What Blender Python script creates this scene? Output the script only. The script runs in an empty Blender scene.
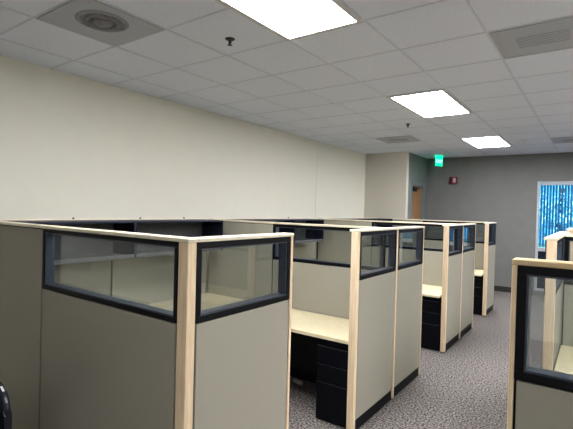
import bpy, bmesh, math, random
from mathutils import Matrix, Vector, Euler
random.seed(7)
U = 1.07                                   # metres per layout unit
sc = bpy.context.scene
COL = sc.collection
R = math.radians

# ------------------------------------------------------------------ materials
def new_mat(name):
    m = bpy.data.materials.new(name); m.use_nodes = True
    nt = m.node_tree; nt.nodes.clear()
    out = nt.nodes.new('ShaderNodeOutputMaterial')
    return m, nt, out

def noisy(name, c1, c2, scale, rough=.6, bump=0., detail=3., stretch=(1, 1, 1), spec=.4, metal=0., contrast=(.35, .65), bscale=None):
    m, nt, out = new_mat(name)
    tc = nt.nodes.new('ShaderNodeTexCoord'); mp = nt.nodes.new('ShaderNodeMapping')
    mp.inputs['Scale'].default_value = stretch
    nt.links.new(tc.outputs['Object'], mp.inputs['Vector'])
    n = nt.nodes.new('ShaderNodeTexNoise'); n.inputs['Scale'].default_value = scale; n.inputs['Detail'].default_value = detail
    nt.links.new(mp.outputs['Vector'], n.inputs['Vector'])
    r = nt.nodes.new('ShaderNodeValToRGB')
    r.color_ramp.elements[0].position = contrast[0]; r.color_ramp.elements[1].position = contrast[1]
    r.color_ramp.elements[0].color = (*c1, 1); r.color_ramp.elements[1].color = (*c2, 1)
    nt.links.new(n.outputs['Fac'], r.inputs['Fac'])
    b = nt.nodes.new('ShaderNodeBsdfPrincipled')
    b.inputs['Roughness'].default_value = rough; b.inputs['Metallic'].default_value = metal
    b.inputs['Specular IOR Level'].default_value = spec
    nt.links.new(r.outputs['Color'], b.inputs['Base Color'])
    if bump:
        n2 = n
        if bscale:
            n2 = nt.nodes.new('ShaderNodeTexNoise'); n2.inputs['Scale'].default_value = bscale
            nt.links.new(mp.outputs['Vector'], n2.inputs['Vector'])
        bp = nt.nodes.new('ShaderNodeBump'); bp.inputs['Strength'].default_value = bump; bp.inputs['Distance'].default_value = .01
        nt.links.new(n2.outputs['Fac'], bp.inputs['Height']); nt.links.new(bp.outputs['Normal'], b.inputs['Normal'])
    nt.links.new(b.outputs['BSDF'], out.inputs['Surface'])
    return m

def emit(name, col, s, col2=None, scale=20):
    m, nt, out = new_mat(name)
    e = nt.nodes.new('ShaderNodeEmission'); e.inputs['Strength'].default_value = s; e.inputs['Color'].default_value = (*col, 1)
    if col2:
        tc = nt.nodes.new('ShaderNodeTexCoord'); n = nt.nodes.new('ShaderNodeTexNoise'); n.inputs['Scale'].default_value = scale
        r = nt.nodes.new('ShaderNodeValToRGB')
        r.color_ramp.elements[0].color = (*col, 1); r.color_ramp.elements[1].color = (*col2, 1)
        nt.links.new(tc.outputs['Object'], n.inputs['Vector']); nt.links.new(n.outputs['Fac'], r.inputs['Fac'])
        nt.links.new(r.outputs['Color'], e.inputs['Color'])
    nt.links.new(e.outputs['Emission'], out.inputs['Surface'])
    return m

def glass(name, tint, ior=1.5, rough=.0):
    m, nt, out = new_mat(name)
    t = nt.nodes.new('ShaderNodeBsdfTransparent'); t.inputs['Color'].default_value = (*tint, 1)
    g = nt.nodes.new('ShaderNodeBsdfGlossy'); g.inputs['Roughness'].default_value = rough
    g.inputs['Color'].default_value = (.95, .97, 1, 1)
    lw = nt.nodes.new('ShaderNodeLayerWeight')             # Schlick reflectance, the same from both sides
    pw = nt.nodes.new('ShaderNodeMath'); pw.operation = 'POWER'; pw.inputs[1].default_value = 5
    ma = nt.nodes.new('ShaderNodeMath'); ma.operation = 'MULTIPLY_ADD'
    f0 = ((ior-1)/(ior+1))**2
    ma.inputs[1].default_value = 1-f0; ma.inputs[2].default_value = f0
    mx = nt.nodes.new('ShaderNodeMixShader')
    nt.links.new(lw.outputs['Facing'], pw.inputs[0]); nt.links.new(pw.outputs[0], ma.inputs[0])
    nt.links.new(ma.outputs[0], mx.inputs['Fac']); nt.links.new(t.outputs[0], mx.inputs[1]); nt.links.new(g.outputs[0], mx.inputs[2])
    nt.links.new(mx.outputs[0], out.inputs['Surface'])
    return m

M = {}
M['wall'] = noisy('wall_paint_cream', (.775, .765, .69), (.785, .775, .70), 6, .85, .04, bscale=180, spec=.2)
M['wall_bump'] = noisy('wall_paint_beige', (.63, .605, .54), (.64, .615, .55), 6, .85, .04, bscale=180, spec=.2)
M['wall_grey'] = noisy('wall_paint_grey', (.195, .198, .196), (.205, .208, .206), 5, .85, .04, bscale=180, spec=.2)
M['wall_exit_glow'] = noisy('wall_grey_exit_glow', (.19, .212, .208), (.20, .222, .218), 5, .85, .04, bscale=180, spec=.2)  # grey wall with the exit sign's green glow put into its colour
M['ceil'] = noisy('ceiling_tile', (.78, .815, .90), (.85, .885, .97), 90, .95, .12, detail=6, spec=.1)
M['tbar'] = noisy('ceiling_grid_paint', (.66, .69, .77), (.70, .73, .81), 30, .5, spec=.3)
M['vent'] = noisy('vent_grey', (.46, .48, .53), (.51, .53, .58), 160, .6, .1, spec=.3)
M['vent_dark'] = noisy('vent_dust', (.33, .34, .385), (.38, .39, .435), 26, .8, spec=.2)
M['vent_deep'] = noisy('vent_opening', (.22, .22, .235), (.28, .28, .295), 26, .8, spec=.2)
M['fix'] = noisy('fixture_white', (.62, .62, .63), (.66, .66, .67), 20, .4)
M['carpet'] = noisy('speckled_carpet', (.014, .012, .013), (.43, .40, .385), 62, .98, .6, detail=5, spec=.05, contrast=(.34, .70))
M['fabric'] = noisy('greige_panel_fabric', (.365, .352, .300), (.41, .397, .342), 420, .95, .25, detail=2, spec=.1)
M['wood'] = noisy('pale_maple', (.77, .605, .415), (.88, .735, .54), 9, .42, .03, stretch=(9, 9, .55), detail=5)
M['cap'] = noisy('cream_cap', (.76, .69, .55), (.84, .77, .64), 12, .4, stretch=(1, 1, 1))
M['capwood'] = noisy('yellow_wood_cap', (.62, .48, .29), (.74, .60, .39), 9, .4, stretch=(1, 9, 9))
M['black'] = noisy('black_frame_paint', (.004, .0045, .007), (.007, .0075, .011), 60, .5, spec=.25)
M['slate'] = noisy('slate_bead', (.060, .075, .10), (.08, .095, .125), 60, .35)
M['navy'] = noisy('dark_shelf_metal', (.008, .011, .026), (.014, .018, .038), 40, .5)
M['shelf'] = noisy('charcoal_shelf_metal', (.11, .115, .12), (.14, .145, .15), 40, .5)
M['dkgrey'] = noisy('knee_shade_grey', (.018, .019, .021), (.024, .025, .028), 40, .6, spec=.2)  # colour of the added shade sheet under the desks
M['desk'] = noisy('cream_laminate', (.76, .68, .47), (.83, .75, .54), 14, .38, stretch=(1, 3, 3))
M['ped'] = noisy('black_drawer_paint', (.004, .005, .009), (.006, .007, .012), 60, .5, spec=.2)
M['pull'] = noisy('drawer_pull', (.02, .022, .032), (.035, .038, .05), 40, .4)
M['glass'] = glass('panel_glass', (.79, .815, .82), 1.7)
M['wglass'] = glass('window_glass', (.93, .97, .98), 1.4)
M['alum'] = noisy('window_frame_paint', (.42, .44, .48), (.47, .49, .53), 30, .4)
M['dkpane'] = noisy('dark_lower_pane', (.010, .016, .03), (.018, .026, .045), 8, .25)
M['light'] = emit('troffer_diffuser', (1.0, .985, .985), 31)
M['green'] = emit('exit_green', (.0, .75, .36), 1.3, (.02, .95, .52), 30)
M['greenlet'] = emit('exit_letters', (.55, 1.0, .80), 1.9)
M['red'] = noisy('alarm_red', (.17, .012, .03), (.23, .02, .042), 30, .4)
M['lens'] = noisy('alarm_lens', (.46, .40, .42), (.58, .52, .54), 40, .2)
M['steel'] = noisy('sprinkler_metal', (.05, .05, .055), (.10, .10, .11), 50, .35, metal=.6)
M['white'] = noisy('white_plastic', (.74, .74, .73), (.80, .80, .79), 30, .5)
M['door'] = noisy('door_wood', (.27, .15, .075), (.34, .20, .105), 4, .45, stretch=(6, 6, .5), detail=6)
M['doorframe'] = noisy('door_frame_paint', (.17, .20, .215), (.19, .22, .235), 20, .5)
M['basebd'] = noisy('baseboard_vinyl', (.035, .034, .034), (.05, .048, .047), 30, .5)
M['chair'] = noisy('chair_plastic', (.012, .015, .022), (.02, .024, .034), 30, .28)
M['chairfab'] = noisy('chair_fabric', (.010, .012, .018), (.018, .02, .028), 300, .9, .2)
M['grey'] = noisy('grey_plastic', (.44, .43, .41), (.50, .49, .47), 30, .5)
M['leaf'] = noisy('leaf', (.22, .55, .60), (.50, .85, .88), 3, .5)
M['bark'] = noisy('bark', (.05, .05, .05), (.10, .09, .08), 8, .9)
M['grass'] = noisy('outside_grass', (.05, .12, .07), (.09, .20, .12), 4, .9)
def slat_material():
    m, nt, out = new_mat('translucent_blind')
    tc = nt.nodes.new('ShaderNodeTexCoord'); n = nt.nodes.new('ShaderNodeTexNoise'); n.inputs['Scale'].default_value = 3
    r = nt.nodes.new('ShaderNodeValToRGB'); r.color_ramp.elements[0].color = (.05, .22, .42, 1); r.color_ramp.elements[1].color = (.10, .36, .60, 1)
    nt.links.new(tc.outputs['Object'], n.inputs['Vector']); nt.links.new(n.outputs['Fac'], r.inputs['Fac'])
    d = nt.nodes.new('ShaderNodeBsdfDiffuse'); t = nt.nodes.new('ShaderNodeBsdfTranslucent'); mx = nt.nodes.new('ShaderNodeMixShader')
    mx.inputs['Fac'].default_value = .55
    nt.links.new(r.outputs['Color'], d.inputs['Color']); nt.links.new(r.outputs['Color'], t.inputs['Color'])
    nt.links.new(d.outputs[0], mx.inputs[1]); nt.links.new(t.outputs[0], mx.inputs[2]); nt.links.new(mx.outputs[0], out.inputs['Surface'])
    return m
M['slat'] = slat_material()

# ------------------------------------------------------------------ mesh helpers
class MB:
    """collects shapes (layout units) into one mesh"""
    def __init__(s): s.bm = bmesh.new()
    def box(s, x0, y0, z0, x1, y1, z1, bev=0, rot=None):
        r = bmesh.ops.create_cube(s.bm, size=1)
        vs = r['verts']
        bmesh.ops.scale(s.bm, vec=(x1-x0, y1-y0, z1-z0), verts=vs)
        mt = Matrix.Translation(((x0+x1)/2, (y0+y1)/2, (z0+z1)/2))
        if rot: mt = mt @ rot
        bmesh.ops.transform(s.bm, matrix=mt, verts=vs)
        if bev:
            es = list({e for v in vs for e in v.link_edges})
            bmesh.ops.bevel(s.bm, geom=es, offset=bev, segments=2, affect='EDGES', profile=.5)
        return s
    def prism(s, pts, z0, z1, bev=0):
        a = [s.bm.verts.new((x, y, z0)) for x, y in pts]; b = [s.bm.verts.new((x, y, z1)) for x, y in pts]
        n = len(pts); fs = [s.bm.faces.new(a[::-1]), s.bm.faces.new(b)]
        for i in range(n): fs.append(s.bm.faces.new((a[i], a[(i+1) % n], b[(i+1) % n], b[i])))
        if bev:
            es = list({e for f in fs[:2] for e in f.edges})
            bmesh.ops.bevel(s.bm, geom=es, offset=bev, segments=2, affect='EDGES', profile=.5)
        return s
    def lathe(s, prof, seg=24, mt=None):
        rings = []
        for r, z in prof:
            if r < 1e-6: rings.append([s.bm.verts.new((0, 0, z))])
            else: rings.append([s.bm.verts.new((r*math.cos(2*math.pi*k/seg), r*math.sin(2*math.pi*k/seg), z)) for k in range(seg)])
        for a, b in zip(rings, rings[1:]):
            for k in range(seg):
                k2 = (k+1) % seg
                if len(a) == 1 and len(b) == 1: continue
                if len(a) == 1: s.bm.faces.new((a[0], b[k2], b[k]))
                elif len(b) == 1: s.bm.faces.new((a[k], a[k2], b[0]))
                else: s.bm.faces.new((a[k], a[k2], b[k2], b[k]))
        if mt: bmesh.ops.transform(s.bm, matrix=mt, verts=[v for g in rings for v in g])
        return s
    def tube(s, pts, r, seg=10):
        pts = [Vector(p) for p in pts]; rings = []
        for i, p in enumerate(pts):
            d = (pts[min(i+1, len(pts)-1)] - pts[max(i-1, 0)]).normalized()
            a = d.cross(Vector((0, 0, 1)))
            if a.length < 1e-3: a = d.cross(Vector((1, 0, 0)))
            a.normalize(); b = d.cross(a)
            rings.append([s.bm.verts.new(p + r*(a*math.cos(2*math.pi*k/seg) + b*math.sin(2*math.pi*k/seg))) for k in range(seg)])
        for u, v in zip(rings, rings[1:]):
            for k in range(seg): s.bm.faces.new((u[k], u[(k+1) % seg], v[(k+1) % seg], v[k]))
        s.bm.faces.new(rings[0][::-1]); s.bm.faces.new(rings[-1])
        return s
    def build(s, name, mat, parent=None, loc=(0, 0, 0), rotz=0, smooth=False):
        bmesh.ops.scale(s.bm, vec=(U, U, U), verts=s.bm.verts)
        bmesh.ops.recalc_face_normals(s.bm, faces=s.bm.faces)
        me = bpy.data.meshes.new(name); s.bm.to_mesh(me); s.bm.free()
        me.materials.append(mat)
        if smooth:
            for p in me.polygons: p.use_smooth = True
        o = bpy.data.objects.new(name, me); COL.objects.link(o)
        o.location = Vector(loc)*U; o.rotation_euler = (0, 0, rotz)
        if parent: o.parent = parent
        return o

def tag(o, label, cat, group=None):
    o['label'] = label; o['category'] = cat
    if group: o['group'] = group
    return o
def thing(name, label, cat, loc=(0, 0, 0), rotz=0, group=None):
    o = bpy.data.objects.new(name, None); COL.objects.link(o)
    o.empty_display_size = .1
    o.location = Vector(loc)*U; o.rotation_euler = (0, 0, rotz)
    return tag(o, label, cat, group)
def struct(o):
    o['kind'] = 'structure'; return o
def copy_tree(o, loc, label, rotz=None):
    def rec(s, par):
        c = s.copy(); COL.objects.link(c)
        if par: c.parent = par
        for ch in list(s.children): rec(ch, c)
        return c
    c = rec(o, None); c.location = Vector(loc)*U
    if rotz is not None: c.rotation_euler.z = rotz
    c['label'] = label
    return c

# ------------------------------------------------------------------ layout numbers
HC = 1.62
CE = 2.864                    # ceiling
XL, XR = -4.16, 4.6           # left and right walls
YB, YE = -3.4, 10.05          # wall behind the camera, far wall
P = 1.484                     # top of the cubicle panels
GB = 1.115                    # bottom of the panel windows
TH = .062                     # panel thickness
XA = -1.385                   # aisle face of the left row
XS = -3.53                    # spine face
GX, GC, GY, GP = -3.738, .6175, 1.372, .6096   # ceiling grid origin / pitch

# ------------------------------------------------------------------ room shell
W = .12
struct(MB().box(XL-W, YB-W, -.12, XR+W, YE+W, 0).build('floor', M['carpet']))
struct(MB().box(XL-W, YB-W, CE, XR+W, YE+W, CE+.1).build('ceiling', M['ceil']))
struct(MB().box(XL-W, YB-W, 0, XL, YE+W, CE).build('wall_left', M['wall']))
struct(MB().box(XR, YB-W, 0, XR+W, YE+W, CE).build('wall_right', M['wall']))
struct(MB().box(XL, YB-W, 0, XR, YB, CE).build('wall_front', M['wall']))
BX, BY = -3.225, 8.72         # corner of the boxed-out wall
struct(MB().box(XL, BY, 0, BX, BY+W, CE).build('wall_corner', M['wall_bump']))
DY0, DY1, DZ = 9.04, 9.93, 2.28
mb = MB().box(BX-W, BY+W, 0, BX, DY0, CE).box(BX-W, DY1, 0, BX, YE, CE).box(BX-W, DY0, DZ, BX, DY1, CE)
struct(mb.build('wall_door', M['wall_exit_glow']))
WX0, WX1, WZ0, WZ1 = -.995, .95, .10, 2.30
mb = MB().box(BX-W, YE, 0, WX0, YE+W, CE).box(WX1, YE, 0, XR, YE+W, CE).box(WX0, YE, WZ1, WX1, YE+W, CE).box(WX0, YE, 0, WX1, YE+W, WZ0)
struct(mb.build('wall_back', M['wall_grey']))
struct(MB().box(BX, YE-.014, 0, WX0-.05, YE, .11, .003).build('baseboard_back', M['basebd']))
struct(MB().box(XL, YB, 0, XL+.014, BY, .11, .003).build('baseboard_left', M['basebd']))
# hairline joint in the left wall
struct(MB().box(XL, 6.700, .11, XL+.002, 6.707, 2.62).build('trim_1', M['wall_bump']))

# ceiling grid (T-bars)
LIGHTS = [(3, 0), (3, 5), (3, 10)]
LIGHTS_ADDED = [(7, 1), (7, 6), (7, 11), (11, 1), (11, 6), (7, -6)]  # unseen troffers added to brighten the aisle sides and near panels
mb = MB()
for i in range(-1, 14):
    x = GX + i*GC
    if XL < x < XR: mb.box(x-.009, YB, CE-.004, x+.009, YE, CE)
for j in range(-8, 15):
    y = GY + j*GP
    if YB < y < YE: mb.box(XL, y-.008, CE-.003, XR, y+.008, CE)
struct(mb.build('trim_2', M['tbar']))

# door in the short side wall
d = struct(thing('door_1', 'x', 'door', (BX, (DY0+DY1)/2, 0)))
del d['label'], d['category']
hy = (DY1-DY0)/2
MB().box(-W, -hy, 0, .012, -hy+.03, DZ, .004).box(-W, hy-.20, 0, .012, hy, DZ, .004).box(-W, -hy+.03, DZ-.09, .012, hy-.20, DZ, .004).build('door_frame', M['doorframe'], d)
MB().box(-.055, -hy+.03, .01, -.015, hy-.20, DZ-.09, .003).build('door_leaf', M['door'], d)
MB().box(-.015, -hy+.06, DZ-.21, .03, -hy+.28, DZ-.12, .006).box(.0, -hy+.2, DZ-.15, .02, -hy+.46, DZ-.13).build('door_closer', M['black'], d)
MB().box(-.016, hy-.29, .92, .012, hy-.25, 1.04, .004).box(-.01, hy-.38, .97, .012, hy-.26, .99, .004).build('door_handle', M['grey'], d)

# window
w = struct(thing('window_1', 'x', 'window', (0, YE, 0)))
del w['label'], w['category']
mb = MB()
xm = -.30
for a, b in ((WX0, WX0+.045), (xm-.03, xm+.03), (WX1-.045, WX1)): mb.box(a, -.012, WZ0, b, .09, WZ1, .004)
for a, b in ((WZ0, WZ0+.05), (.90, .97), (WZ1-.035, WZ1)):
    mb.box(WX0+.045, -.006, a, xm-.03, .085, b, .003); mb.box(xm+.03, -.006, a, WX1-.045, .085, b, .003)
mb.build('window_frame', M['alum'], w)
MB().box(WX0+.045, .055, .97, xm-.03, .062, WZ1-.035).build('window_pane', M['wglass'], w)
MB().box(xm+.03, .055, .97, WX1-.045, .062, WZ1-.035).build('window_pane', M['wglass'], w)
MB().box(WX0+.045, .02, WZ0+.05, xm-.03, .062, .90).box(xm+.03, .02, WZ0+.05, WX1-.045, .062, .90).build('lower_pane', M['dkpane'], w)

# vertical blinds
def blind(label, x0, x1, hw, ang, n):
    vb = thing('vertical_blind', label, 'blind', (0, YE+.022, .99))
    MB().box(x0, -.02, 1.235, x1, .022, 1.27, .004).build('head_rail', M['alum'], vb)
    for k in range(n):
        x = x0+.027 + k*(x1-x0-.054)/(n-1)
        MB().box(-hw, -.0012, 0, hw, .0012, 1.236).build('slat', M['slat'], vb, (x, 0, 0), R(ang + random.uniform(-6, 6)))
blind('blue-lit vertical slat blind hanging in the far window', WX0+.05, xm-.035, .019, 28, 12)
blind('closed dark blue vertical blind right of the far window mullion', xm+.035, WX1-.05, .036, 12, 20)

# outside
struct(MB().box(-14, YE+1.0, -.7, 14, YE+30, -.6).build('ground_outside', M['grass']))
def tree(x, y, h, rad, label, seed):
    rnd = random.Random(seed)
    t = thing('tree', label, 'tree', (x, y, -.6), 0)
    MB().tube([(0, 0, 0), (.03, .02, h*.35), (-.03, 0, h*.7), (0, 0, h)], .07, 10).build('trunk', M['bark'], t, smooth=True)
    mb = MB()
    for k in range(750):
        v = Vector((rnd.gauss(0, 1), rnd.gauss(0, 1), rnd.gauss(0, 1))).normalized() * (rad*rnd.random()**.4)
        c = v + Vector((0, 0, h*.8)); v2 = Euler((rnd.uniform(0, 6), rnd.uniform(0, 6), rnd.uniform(0, 6))).to_matrix()
        s_ = rnd.uniform(.05, .10)
        q = [mb.bm.verts.new(c + v2 @ Vector(p)*s_) for p in ((-1, 0, 0), (0, -.5, .1), (1, 0, 0), (0, .5, .1))]
        mb.bm.faces.new(q)
    mb.build('foliage', M['leaf'], t)
tree(-.72, YE+2.6, 2.9, .85, 'leafy tree outside behind the blue window blind', 3)

# ------------------------------------------------------------------ ceiling fixtures
def troffer(label, loc, grp='ceiling light troffers'):
    t = thing('ceiling_light', label, 'ceiling light', loc, 0)
    a, b = GC/2, GP
    f = .040
    MB().box(-a, -b, -.012, -a+f, b, 0, .003).box(a-f, -b, -.012, a, b, 0, .003).box(-a+f, -b, -.012, a-f, -b+f, 0, .003).box(-a+f, b-f, -.012, a-f, b, 0, .003).build('light_frame', M['fix'], t)
    MB().box(-a+f, -b+f, -.009, a-f, b-f, -.002).build('diffuser', M['light'], t)
    return t
LBL = {0: 'nearest large bright rectangular ceiling light at the top edge', 5: 'middle bright ceiling light of the row of three', 10: 'farthest and smallest bright ceiling light near the grey wall'}
t0 = None
for i, j in LIGHTS:
    loc = (GX+(i+.5)*GC, GY+(j+1)*GP, CE-.004)
    if t0 is None: t0 = troffer(LBL[j], loc)
    else: copy_tree(t0, loc, LBL[j])
for k, (i, j) in enumerate(LIGHTS_ADDED):
    copy_tree(t0, (GX+(i+.5)*GC, GY+(j+1)*GP, CE-.004), ['unseen ceiling light added over the near right cubicles', 'unseen ceiling light added over the middle right cubicles', 'unseen ceiling light added over the far right cubicles', 'unseen ceiling light added near the right wall, close to the viewer', 'unseen ceiling light added near the right wall, far end', 'unseen ceiling light added overhead behind the viewer'][k])

def round_vent(label, i, j):
    t = thing('round_ceiling_vent', label, 'ceiling vent', (GX+(i+.5)*GC, GY+(j+.5)*GP, CE-.004))
    a = GC/2-.012
    MB().box(-a, -a, -.006, a, a, 0, .003).build('vent_plate', M['vent'], t)
    MB().lathe([(.165, -.006), (.168, -.012), (.150, -.020), (.142, -.016), (.14, -.006)], 40).build('outer_ring', M['vent_dark'], t, (.06, -.03, 0), smooth=True)
    MB().lathe([(.110, -.006), (.112, -.015), (.09, -.024), (.082, -.018), (.08, -.006)], 40).build('inner_ring', M['vent_deep'], t, (.06, -.03, 0), smooth=True)
    MB().lathe([(.0, -.034), (.055, -.030), (.07, -.018), (.07, -.006)], 32).build('center_cone', M['vent_deep'], t, (.06, -.03, 0), smooth=True)
    MB().lathe([(.0, -.0075), (.142, -.0075), (.142, -.006)], 32).build('throat', M['vent_deep'], t, (.06, -.03, 0))
round_vent('square grey ceiling vent with a dark round diffuser, top left', 1, 0)
def flat_vent(label, i, j):
    t = thing('flat_ceiling_vent', label, 'ceiling vent', (GX+(i+.5)*GC, GY+(j+.5)*GP, CE-.004))
    a = GC/2-.012
    MB().box(-a, -a, -.008, -a+.03, a, 0, .002).box(a-.03, -a, -.008, a, a, 0, .002).box(-a+.03, -a, -.008, a-.03, -a+.03, 0, .002).box(-a+.03, a-.03, -.008, a-.03, a, 0, .002).build('vent_frame', M['vent'], t)
    MB().box(-a+.03, -a+.03, -.0045, a-.03, a-.03, -.001).build('perforated_panel', M['vent'], t)
    mb = MB()
    for k in range(7):
        mb.box(-.16, -.10+k*.033-.003, -.0065, .16, -.10+k*.033+.003, -.0045)
    mb.build('louver', M['vent_dark'], t)
flat_vent('grey perforated square ceiling vent at the upper right edge', 5, 3)
flat_vent('grey ceiling vent near the far right wall top', 5, 11)
flat_vent('faint grey ceiling vent near the boxed-out beige wall', 1, 9)

def sprinkler(label, loc, m, sc_=1.):
    t = thing('ceiling_sprinkler', label, 'sprinkler', loc)
    MB().lathe([(.0, -.012*sc_), (.03*sc_, -.012*sc_), (.042*sc_, -.006*sc_), (.046*sc_, 0)], 20).build('escutcheon', M[m], t, smooth=True)
    MB().lathe([(.0, -.05*sc_), (.008*sc_, -.05*sc_), (.013*sc_, -.03*sc_), (.016*sc_, -.012*sc_)], 12).tube([(-.016*sc_, 0, -.012*sc_), (-.018*sc_, 0, -.035*sc_), (0, 0, -.055*sc_)], .003*sc_, 6).tube([(.016*sc_, 0, -.012*sc_), (.018*sc_, 0, -.035*sc_), (0, 0, -.055*sc_)], .003*sc_, 6).build('sprinkler_body', M[m], t)
    MB().lathe([(.0, -.060*sc_), (.022*sc_, -.058*sc_), (.022*sc_, -.055*sc_), (0, -.053*sc_)], 16).build('deflector', M[m], t)
sprinkler('dark metal sprinkler head beside the nearest ceiling light', (-2.242, 2.352, CE), 'steel', .8)
sprinkler('small dark sprinkler head left of the middle ceiling light', (-2.211, 5.975, CE), 'steel', .8)
sprinkler('small pale sprinkler head right of the farthest ceiling light', (-1.011, 8.106, CE), 'white')

# exit sign hanging from the ceiling
ex = thing('exit_sign', 'glowing green EXIT sign hanging from the ceiling near the door', 'exit sign', (-2.82, 9.55, CE), R(66))
MB().box(-.12, -.022, -.035, .12, .022, 0, .004).build('sign_mount', M['green'], ex)
MB().box(-.115, -.006, -.235, .115, .006, -.035, .003).build('sign_panel', M['green'], ex)
def text_part(s, size, mat, parent, loc, rot, name):
    cu = bpy.data.curves.new(name, 'FONT'); cu.body = s; cu.size = size*U; cu.align_x = 'CENTER'; cu.align_y = 'CENTER'; cu.extrude = .001
    o = bpy.data.objects.new(name, cu); COL.objects.link(o)
    bpy.context.view_layer.update()
    me = bpy.data.meshes.new_from_object(o.evaluated_get(bpy.context.evaluated_depsgraph_get()))
    bpy.data.objects.remove(o)
    me.materials.clear(); me.materials.append(mat)
    o = bpy.data.objects.new(name, me); COL.objects.link(o); o.parent = parent
    o.location = Vector(loc)*U; o.rotation_euler = rot
    return o
text_part('EXIT', .10, M['greenlet'], ex, (0, -.0085, -.135), (R(90), 0, 0), 'exit_lettering')

# fire alarm on the far wall
fa = thing('fire_alarm', 'small red fire alarm with a pale strobe on the grey wall', 'fire alarm', (-2.628, YE, 2.27))
MB().box(-.083, -.05, 0, .083, 0, .16, .01).build('alarm_body', M['red'], fa)
MB().box(-.005, -.068, .03, .055, -.05, .13, .008).build('strobe_lens', M['lens'], fa)
mb = MB()
for k in range(5): mb.box(-.072, -.053, .03+k*.022, -.030, -.050, .040+k*.022)
mb.build('horn_grille', M['black'], fa)

# ------------------------------------------------------------------ cubicle panels
def panel(label, loc, rotz, L, glazed=True, start=None, end=None, cap='cap', seams=(), hgt=P, gb=GB, clips=(), capext=(0, 0), gx0=0., fb=(.028, .075)):
    """panel along local +x, thickness along local +y (0..TH); start/end: width of a pale post at each end.
    gx0: length of plain fabric before the window begins"""
    t = thing('cubicle_panel', label, 'cubicle panel', loc, rotz, 'cubicle wall panels')
    a = start or 0.; b = L-(end or 0.)
    q = .007
    def post(x0, x1):
        MB().box(x0, -.002, .012, x1, TH-.010, hgt-.018, .004).build('end_post', M['wood'], t)
    if start: post(0, start)
    if end: post(L-end, L)
    MB().box(a, .010, 0, b, TH-.010, .095, .003).build('base_plate', M['black'], t)
    top = gb if glazed else hgt-.018
    # fabric pads on both faces of a dark core
    mb = MB()
    cuts = [a] + [s for s in seams] + [b]
    for c0, c1 in zip(cuts, cuts[1:]):
        q0 = q if c0 == a else .002; q1 = q if c1 == b else .002
        zt = top - (.004 if glazed else .006)
        if glazed and gx0 and c1 <= gx0+1e-6: zt = hgt-.018-.006
        for y0, y1 in ((0, .014), (TH-.014, TH)):
            mb.box(c0+q0, y0, .095, c1-q1, y1, zt, .003)
    mb.build('fabric_panel', M['fabric'], t)
    mb = MB().box(a, .012, .090, b, TH-.012, top-.002)
    if glazed and gx0: mb.box(a, .012, top-.002, gx0, TH-.012, hgt-.018)
    mb.build('inner_frame', M['black'], t)
    if glazed:
        x0 = gx0 or a; x1 = b; z0, z1 = gb, hgt-.018
        e, f = fb
        mb = MB().box(x0, .001, z0, x1, TH-.001, z0+e, .002).box(x0, .001, z1-e, x1, TH-.001, z1, .002)
        mb.box(x0, .001, z0+e, x0+e, TH-.001, z1-e, .002).box(x1-e, .001, z0+e, x1, TH-.001, z1-e, .002)
        wf = mb.build('window_frame', M['black'], t)
        # slate liner on the inner faces of the frame; the pane sits toward the far side
        l = .006; xi0, xi1, zi0, zi1 = x0+e, x1-e, z0+e, z1-e
        mb = MB().box(xi0, .006, zi0, xi1, TH-.004, zi0+l).box(xi0, .006, zi1-l, xi1, TH-.004, zi1)
        mb.box(xi0, .006, zi0+l, xi0+l, TH-.004, zi1-l).box(xi1-l, .006, zi0+l, xi1, TH-.004, zi1-l)
        mb.build('frame_liner', M['slate'], wf)
        MB().box(xi0+l-.001, TH-.013, zi0+l-.001, xi1-l+.001, TH-.008, zi1-l+.001).build('glass_pane', M['glass'], wf)
    MB().box(-capext[0], -.006, hgt-.018, L+capext[1], TH+.006, hgt, .004).build('top_cap', M[cap], t)
    for c in clips:
        MB().box(c-.005, .015, hgt, c+.005, .028, hgt+.013, .002).build('cap_clip', M['black'], t)
    return t

H90 = R(90)
# front of cubicle A, facing the viewer (local +x = world +x)
panel('solid fabric panel at far left end of the nearest cubicle front', (XS, 1.237, 0), 0, XS*-1-2.655, glazed=False)
panel('wide glazed front panel of the nearest cubicle, facing the viewer', (-2.653, 1.237, 0), 0, 2.653-1.456, fb=(.022, .105))
# corner post of A
t = thing('corner_post', 'pale maple corner post at the front corner of the nearest cubicle', 'post', (-1.447, 1.232, 0))
MB().box(0, 0, .012, TH, .050, P-.018, .005).build('post_body', M['wood'], t)
MB().box(-.003, -.006, P-.018, TH+.006, .050, P, .004).build('top_cap', M['cap'], t)
MB().box(.01, .01, 0, TH-.01, .04, .012).build('post_foot', M['black'], t)
# aisle panels run along +y : local +x -> +y, local +y -> -x  (rotz 90, origin on aisle face)
def aisle(label, y0, y1, **k):
    return panel(label, (XA, y0, 0), H90, y1-y0, **k)
aisle('glazed aisle panel beside the nearest maple corner post', 1.284, 2.004, end=.022)
aisle('glazed aisle panel with a wide maple end post, second cubicle', 2.812, 3.560, start=.042)
aisle('second glazed aisle panel past the second maple end post', 3.562, 4.275, start=.030, end=.016)
aisle('glazed aisle panel reflecting dark blue, third maple end post', 5.124, 5.800, start=.042)
aisle('glazed aisle panel reflecting the bright blue window', 5.802, 6.515, start=.024, end=.016)
aisle('farthest narrow aisle panel with the last maple end post', 7.388, 8.035, start=.042)
# cross partitions between cubicles
def cross(name_, y):
    panel('solid fabric half of the partition ' + name_, (XS+.008, y, 0), 0, -2.622-XS-.008, glazed=False, seams=(.64,))
    panel('glazed half of the partition ' + name_, (-2.620, y, 0), 0, 2.620-1.456, fb=(.026, .062))
cross('behind the first cream desk', 3.432)
cross('behind the second cream desk', 5.762)
cross('behind the third, farthest cream desk', 8.005)
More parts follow.
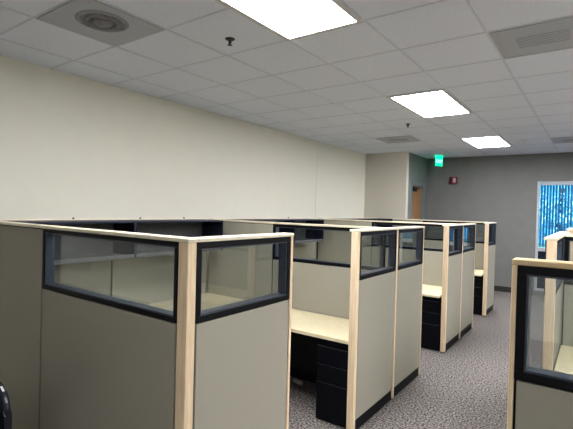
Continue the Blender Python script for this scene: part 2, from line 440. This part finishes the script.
# spine panels along the left, facing +x (local +y -> -x)
sp = [(1.300, 2.250), (2.252, 3.426), (3.500, 4.640), (4.642, 5.757), (5.828, 6.900), (6.902, 8.000)]
spl = ['spine panel behind the near shelf of the first cubicle', 'spine panel behind the far shelf of the first cubicle',
       'near spine panel of the second cubicle, before the cream desk', 'far spine panel of the second cubicle, at its cream desk',
       'near spine panel of the third cubicle, by the wall side', 'far spine panel of the third cubicle, toward the grey wall']
clipd = {0: (.60,), 1: (.30, .84), 3: (.36,)}
for k, (a, b) in enumerate(sp):
    panel(spl[k], (XS, a, 0), H90, b-a, glazed=False, hgt=P+.004, clips=clipd.get(k, ()))

# ------------------------------------------------------------------ overhead shelves on the spine
def shelf(label, y0, y1, ends=(True, True)):
    D = .315
    t = thing('overhead_shelf', label, 'shelf', (XS+.008, y0, 1.165), 0, 'overhead shelves')
    L = y1-y0; h = P-.004-1.165
    MB().box(0, 0, h-.016, D, L, h, .003).build('shelf_top', M['navy'], t)
    MB().box(0, .014, .002, D-.012, L-.014, .020).box(D-.012, .014, .0, D, L-.014, .034, .003).build('shelf_board', M['shelf'], t)
    MB().box(.0, .014, .022, .012, L-.014, h-.016).build('back_panel', M['shelf'], t)
    for y in (0, L-.014):
        MB().box(0, y, 0, D, y+.014, h-.016, .003).build('end_panel', M['navy'], t)
shelf('dark open overhead shelf nearest the viewer, first cubicle', 1.306, 2.262)
shelf('dark open overhead shelf, farther of the first cubicle pair', 2.266, 3.33)
shelf('dark overhead shelf at the near end of second cubicle spine', 3.510, 4.66)
shelf('dark overhead shelf above the desk corner of second cubicle', 4.664, 5.41)
shelf('dark overhead shelf of the third cubicle, near end', 5.84, 6.91)
shelf('dark overhead shelf of the third cubicle, toward grey wall', 6.914, 7.995)

# ------------------------------------------------------------------ desks and pedestals (left row)
ZD0, ZD1 = .634, .662
def worktop(label, yb, yf, y0):
    t = thing('l_shaped_desk', label, 'desk', (0, yb, 0), 0, 'cream desks in the left cubicles')
    x0, x1 = XS+.004, -1.452
    pts = [(x0, -.003), (x1, -.003), (x1, yf-yb), (-2.86, yf-yb), (-2.92, yf-yb-.06), (-2.92, y0-yb), (x0, y0-yb)]
    MB().prism(pts, ZD0, ZD1, .005).build('desk_top', M['desk'], t)
    for (a, b) in ((-2.985, y0-yb+.01),):
        MB().box(x0+.02, b, 0, a, b+.03, ZD0).build('leg_panel', M['black'], t)
    MB().box(x0+.01, -.035, 0, x0+.05, -.008, ZD0).build('leg', M['black'], t)
    MB().box(-2.93, -.030, .11, -1.76, -.012, ZD0-.002).build('knee_shade_sheet', M['dkgrey'], t)  # added dark sheet standing in for the shade in the knee space
worktop('L-shaped cream desk inside the nearest cubicle', 3.429, 2.848, 1.62)
worktop('L-shaped cream desk in the second cubicle, behind the long aisle panels', 5.759, 5.085, 3.86)
worktop('L-shaped cream desk in the farthest left cubicle', 8.002, 7.33, 6.1)

def pedestal(label, loc):
    t = thing('file_pedestal', label, 'drawer unit', loc, 0, 'black drawer pedestals')
    wd, D = .275, .50
    MB().box(0, .016, .0, wd, D, .632, .003).build('pedestal_case', M['ped'], t)
    zs = [(.012, .302), (.308, .440), (.446, .578)]
    for z0, z1 in zs:
        dr = MB().box(.004, 0, z0, wd-.004, .016, z1, .003).build('drawer', M['ped'], t)
        MB().box(.012, -.004, z1-.007, wd-.012, .002, z1-.001, .001).build('drawer_pull', M['pull'], dr)
    return t
p0 = pedestal('black three-drawer pedestal under the nearest cream desk', (-1.731, 2.862, 0))
copy_tree(p0, (-1.731, 5.15, 0), 'black three-drawer pedestal under the second cream desk')
copy_tree(p0, (-1.731, 7.43, 0), 'black three-drawer pedestal under the farthest cream desk')

tag(MB().box(-.055, -.02, 0, .055, .02, .03, .008).build('cable_box', M['grey'], None, (-2.215, 3.34, 0), R(-12)), 'small pale grey box on the carpet under the nearest desk', 'box')

# ------------------------------------------------------------------ right row
XRW = -.209
panel('glazed panel in front of the right cubicle, facing the viewer', (XRW, 1.492, 0), 0, 1.35, start=.015, cap='capwood', fb=(.026, .038))
panel('continuing glazed panel to the right, past the frame edge', (XRW+1.352, 1.492, 0), 0, 1.3, cap='capwood', fb=(.026, .038))
panel('right row glazed aisle panel with a wide maple end post', (-.198, 3.12, 0), H90, .70, start=.042)
panel('second right row aisle panel, beyond the grey partition', (-.198, 3.822, 0), H90, .72, end=.016)
panel('grey partition behind the right cream desk', (-.19, 3.822, 0), 0, 1.6, glazed=True, fb=(.026, .05))
panel('far right row aisle panel with a maple end post', (-.198, 5.42, 0), H90, .70, start=.042)
panel('farthest right partition by the window', (-.19, 6.12, 0), 0, 1.6, glazed=True, fb=(.026, .05))
t = thing('straight_desk', 'cream desk in the right cubicle behind the glazed panel', 'desk', (0, 3.82, 0))
MB().prism([(-.192, -.002), (1.40, -.002), (1.40, -.66), (-.192, -.66)], ZD0, ZD1, .005).build('desk_top', M['desk'], t)
for x in (-.17, 1.35): MB().box(x, -.60, 0, x+.03, -.03, ZD0).build('leg_panel', M['black'], t)

# ------------------------------------------------------------------ office chair at the left edge
ch = thing('office_chair', 'dark office chair at the bottom left edge of the photo', 'chair', (-2.125, .50, 0), R(6))
def rounded(w_, h_, r, z0, n=8):
    pts = []
    for cx, cz, a0 in ((w_/2-r, z0+r, -90), (w_/2-r, z0+h_-r, 0), (-w_/2+r, z0+h_-r, 90), (-w_/2+r, z0+r, 180)):
        for k in range(n+1):
            a = R(a0+90*k/n); pts.append((cx+r*math.cos(a), cz+r*math.sin(a)))
    return pts
def slab(pts, y0, y1, bev, curve=0.):
    mb = MB().prism(pts, -y1, -y0, bev)
    bmesh.ops.transform(mb.bm, matrix=Matrix(((1, 0, 0, 0), (0, 0, -1, 0), (0, 1, 0, 0), (0, 0, 0, 1))), verts=mb.bm.verts)
    for v in mb.bm.verts: v.co.y -= curve*v.co.x**2
    return mb
slab(rounded(.47, .44, .13, .44), .235, .265, .010).build('backrest_shell', M['chair'], ch)
slab(rounded(.42, .39, .11, .465), .200, .238, .012).build('backrest', M['chairfab'], ch)
mb = MB().prism([(x, y-.235) for x, y in rounded(.48, .46, .10, .0)], .42, .49, .02)
mb.build('seat', M['chairfab'], ch)
MB().tube([(0, .12, .405), (0, .27, .40), (0, .285, .46), (0, .27, .60)], .018, 10).build('back_support', M['chair'], ch)
MB().lathe([(0, .42), (.09, .42), (.09, .405), (.028, .395), (.028, .26), (.04, .25), (.04, .09), (0, .09)], 20).build('gas_column', M['chair'], ch)
for k in range(5):
    a = R(72*k+20)
    lg = MB().tube([(.03*math.cos(a), .03*math.sin(a), .12), (.16*math.cos(a), .16*math.sin(a), .10), (.28*math.cos(a), .28*math.sin(a), .075)], .018, 8).build('base_leg', M['chair'], ch)
    MB().lathe([(0, -.014), (.026, -.014), (.03, -.008), (.03, .008), (.026, .014), (0, .014)], 16, Matrix.Translation((.28*math.cos(a), .28*math.sin(a), .03)) @ Matrix.Rotation(a, 4, 'Z') @ Matrix.Rotation(H90, 4, 'X')).build('caster', M['chair'], lg)

# ------------------------------------------------------------------ daylight
wd_ = bpy.data.worlds.new('daylight'); sc.world = wd_; wd_.use_nodes = True
nt = wd_.node_tree; nt.nodes.clear()
o_ = nt.nodes.new('ShaderNodeOutputWorld'); bg = nt.nodes.new('ShaderNodeBackground')
bg.inputs['Color'].default_value = (.09, .42, .80, 1); bg.inputs['Strength'].default_value = 2.6
nt.links.new(bg.outputs[0], o_.inputs['Surface'])
sl = bpy.data.lights.new('sun', 'SUN'); sl.energy = 13; sl.angle = R(2); sl.color = (.9, 1, 1)
so = bpy.data.objects.new('sun', sl); COL.objects.link(so); so.rotation_euler = (R(24), 0, R(15))

# ------------------------------------------------------------------ camera
F = 432.97
r = Vector((0.81212, 0.58291, 0.02598)); u = Vector((-0.02881, -0.0044, 0.99958)); wv = Vector((-0.58278, 0.81252, -0.01322))
cam = bpy.data.cameras.new('camera'); co = bpy.data.objects.new('camera', cam); COL.objects.link(co)
cam.sensor_fit = 'HORIZONTAL'; cam.sensor_width = 36; cam.lens = F/573*36; cam.clip_start = .02
m3 = Matrix((r, u, -wv)).transposed()
co.matrix_world = Matrix.Translation(Vector((0, 0, HC))*U) @ m3.to_4x4()
sc.camera = co

sc.view_settings.view_transform = 'Standard'
sc.view_settings.look = 'Medium High Contrast'
sc.view_settings.exposure = 0
sc.view_settings.gamma = 1.0
sc.cycles.use_denoising = True
sc.cycles.max_bounces = 10
sc.cycles.diffuse_bounces = 6
sc.cycles.transparent_max_bounces = 24
sc.cycles.sample_clamp_indirect = 6
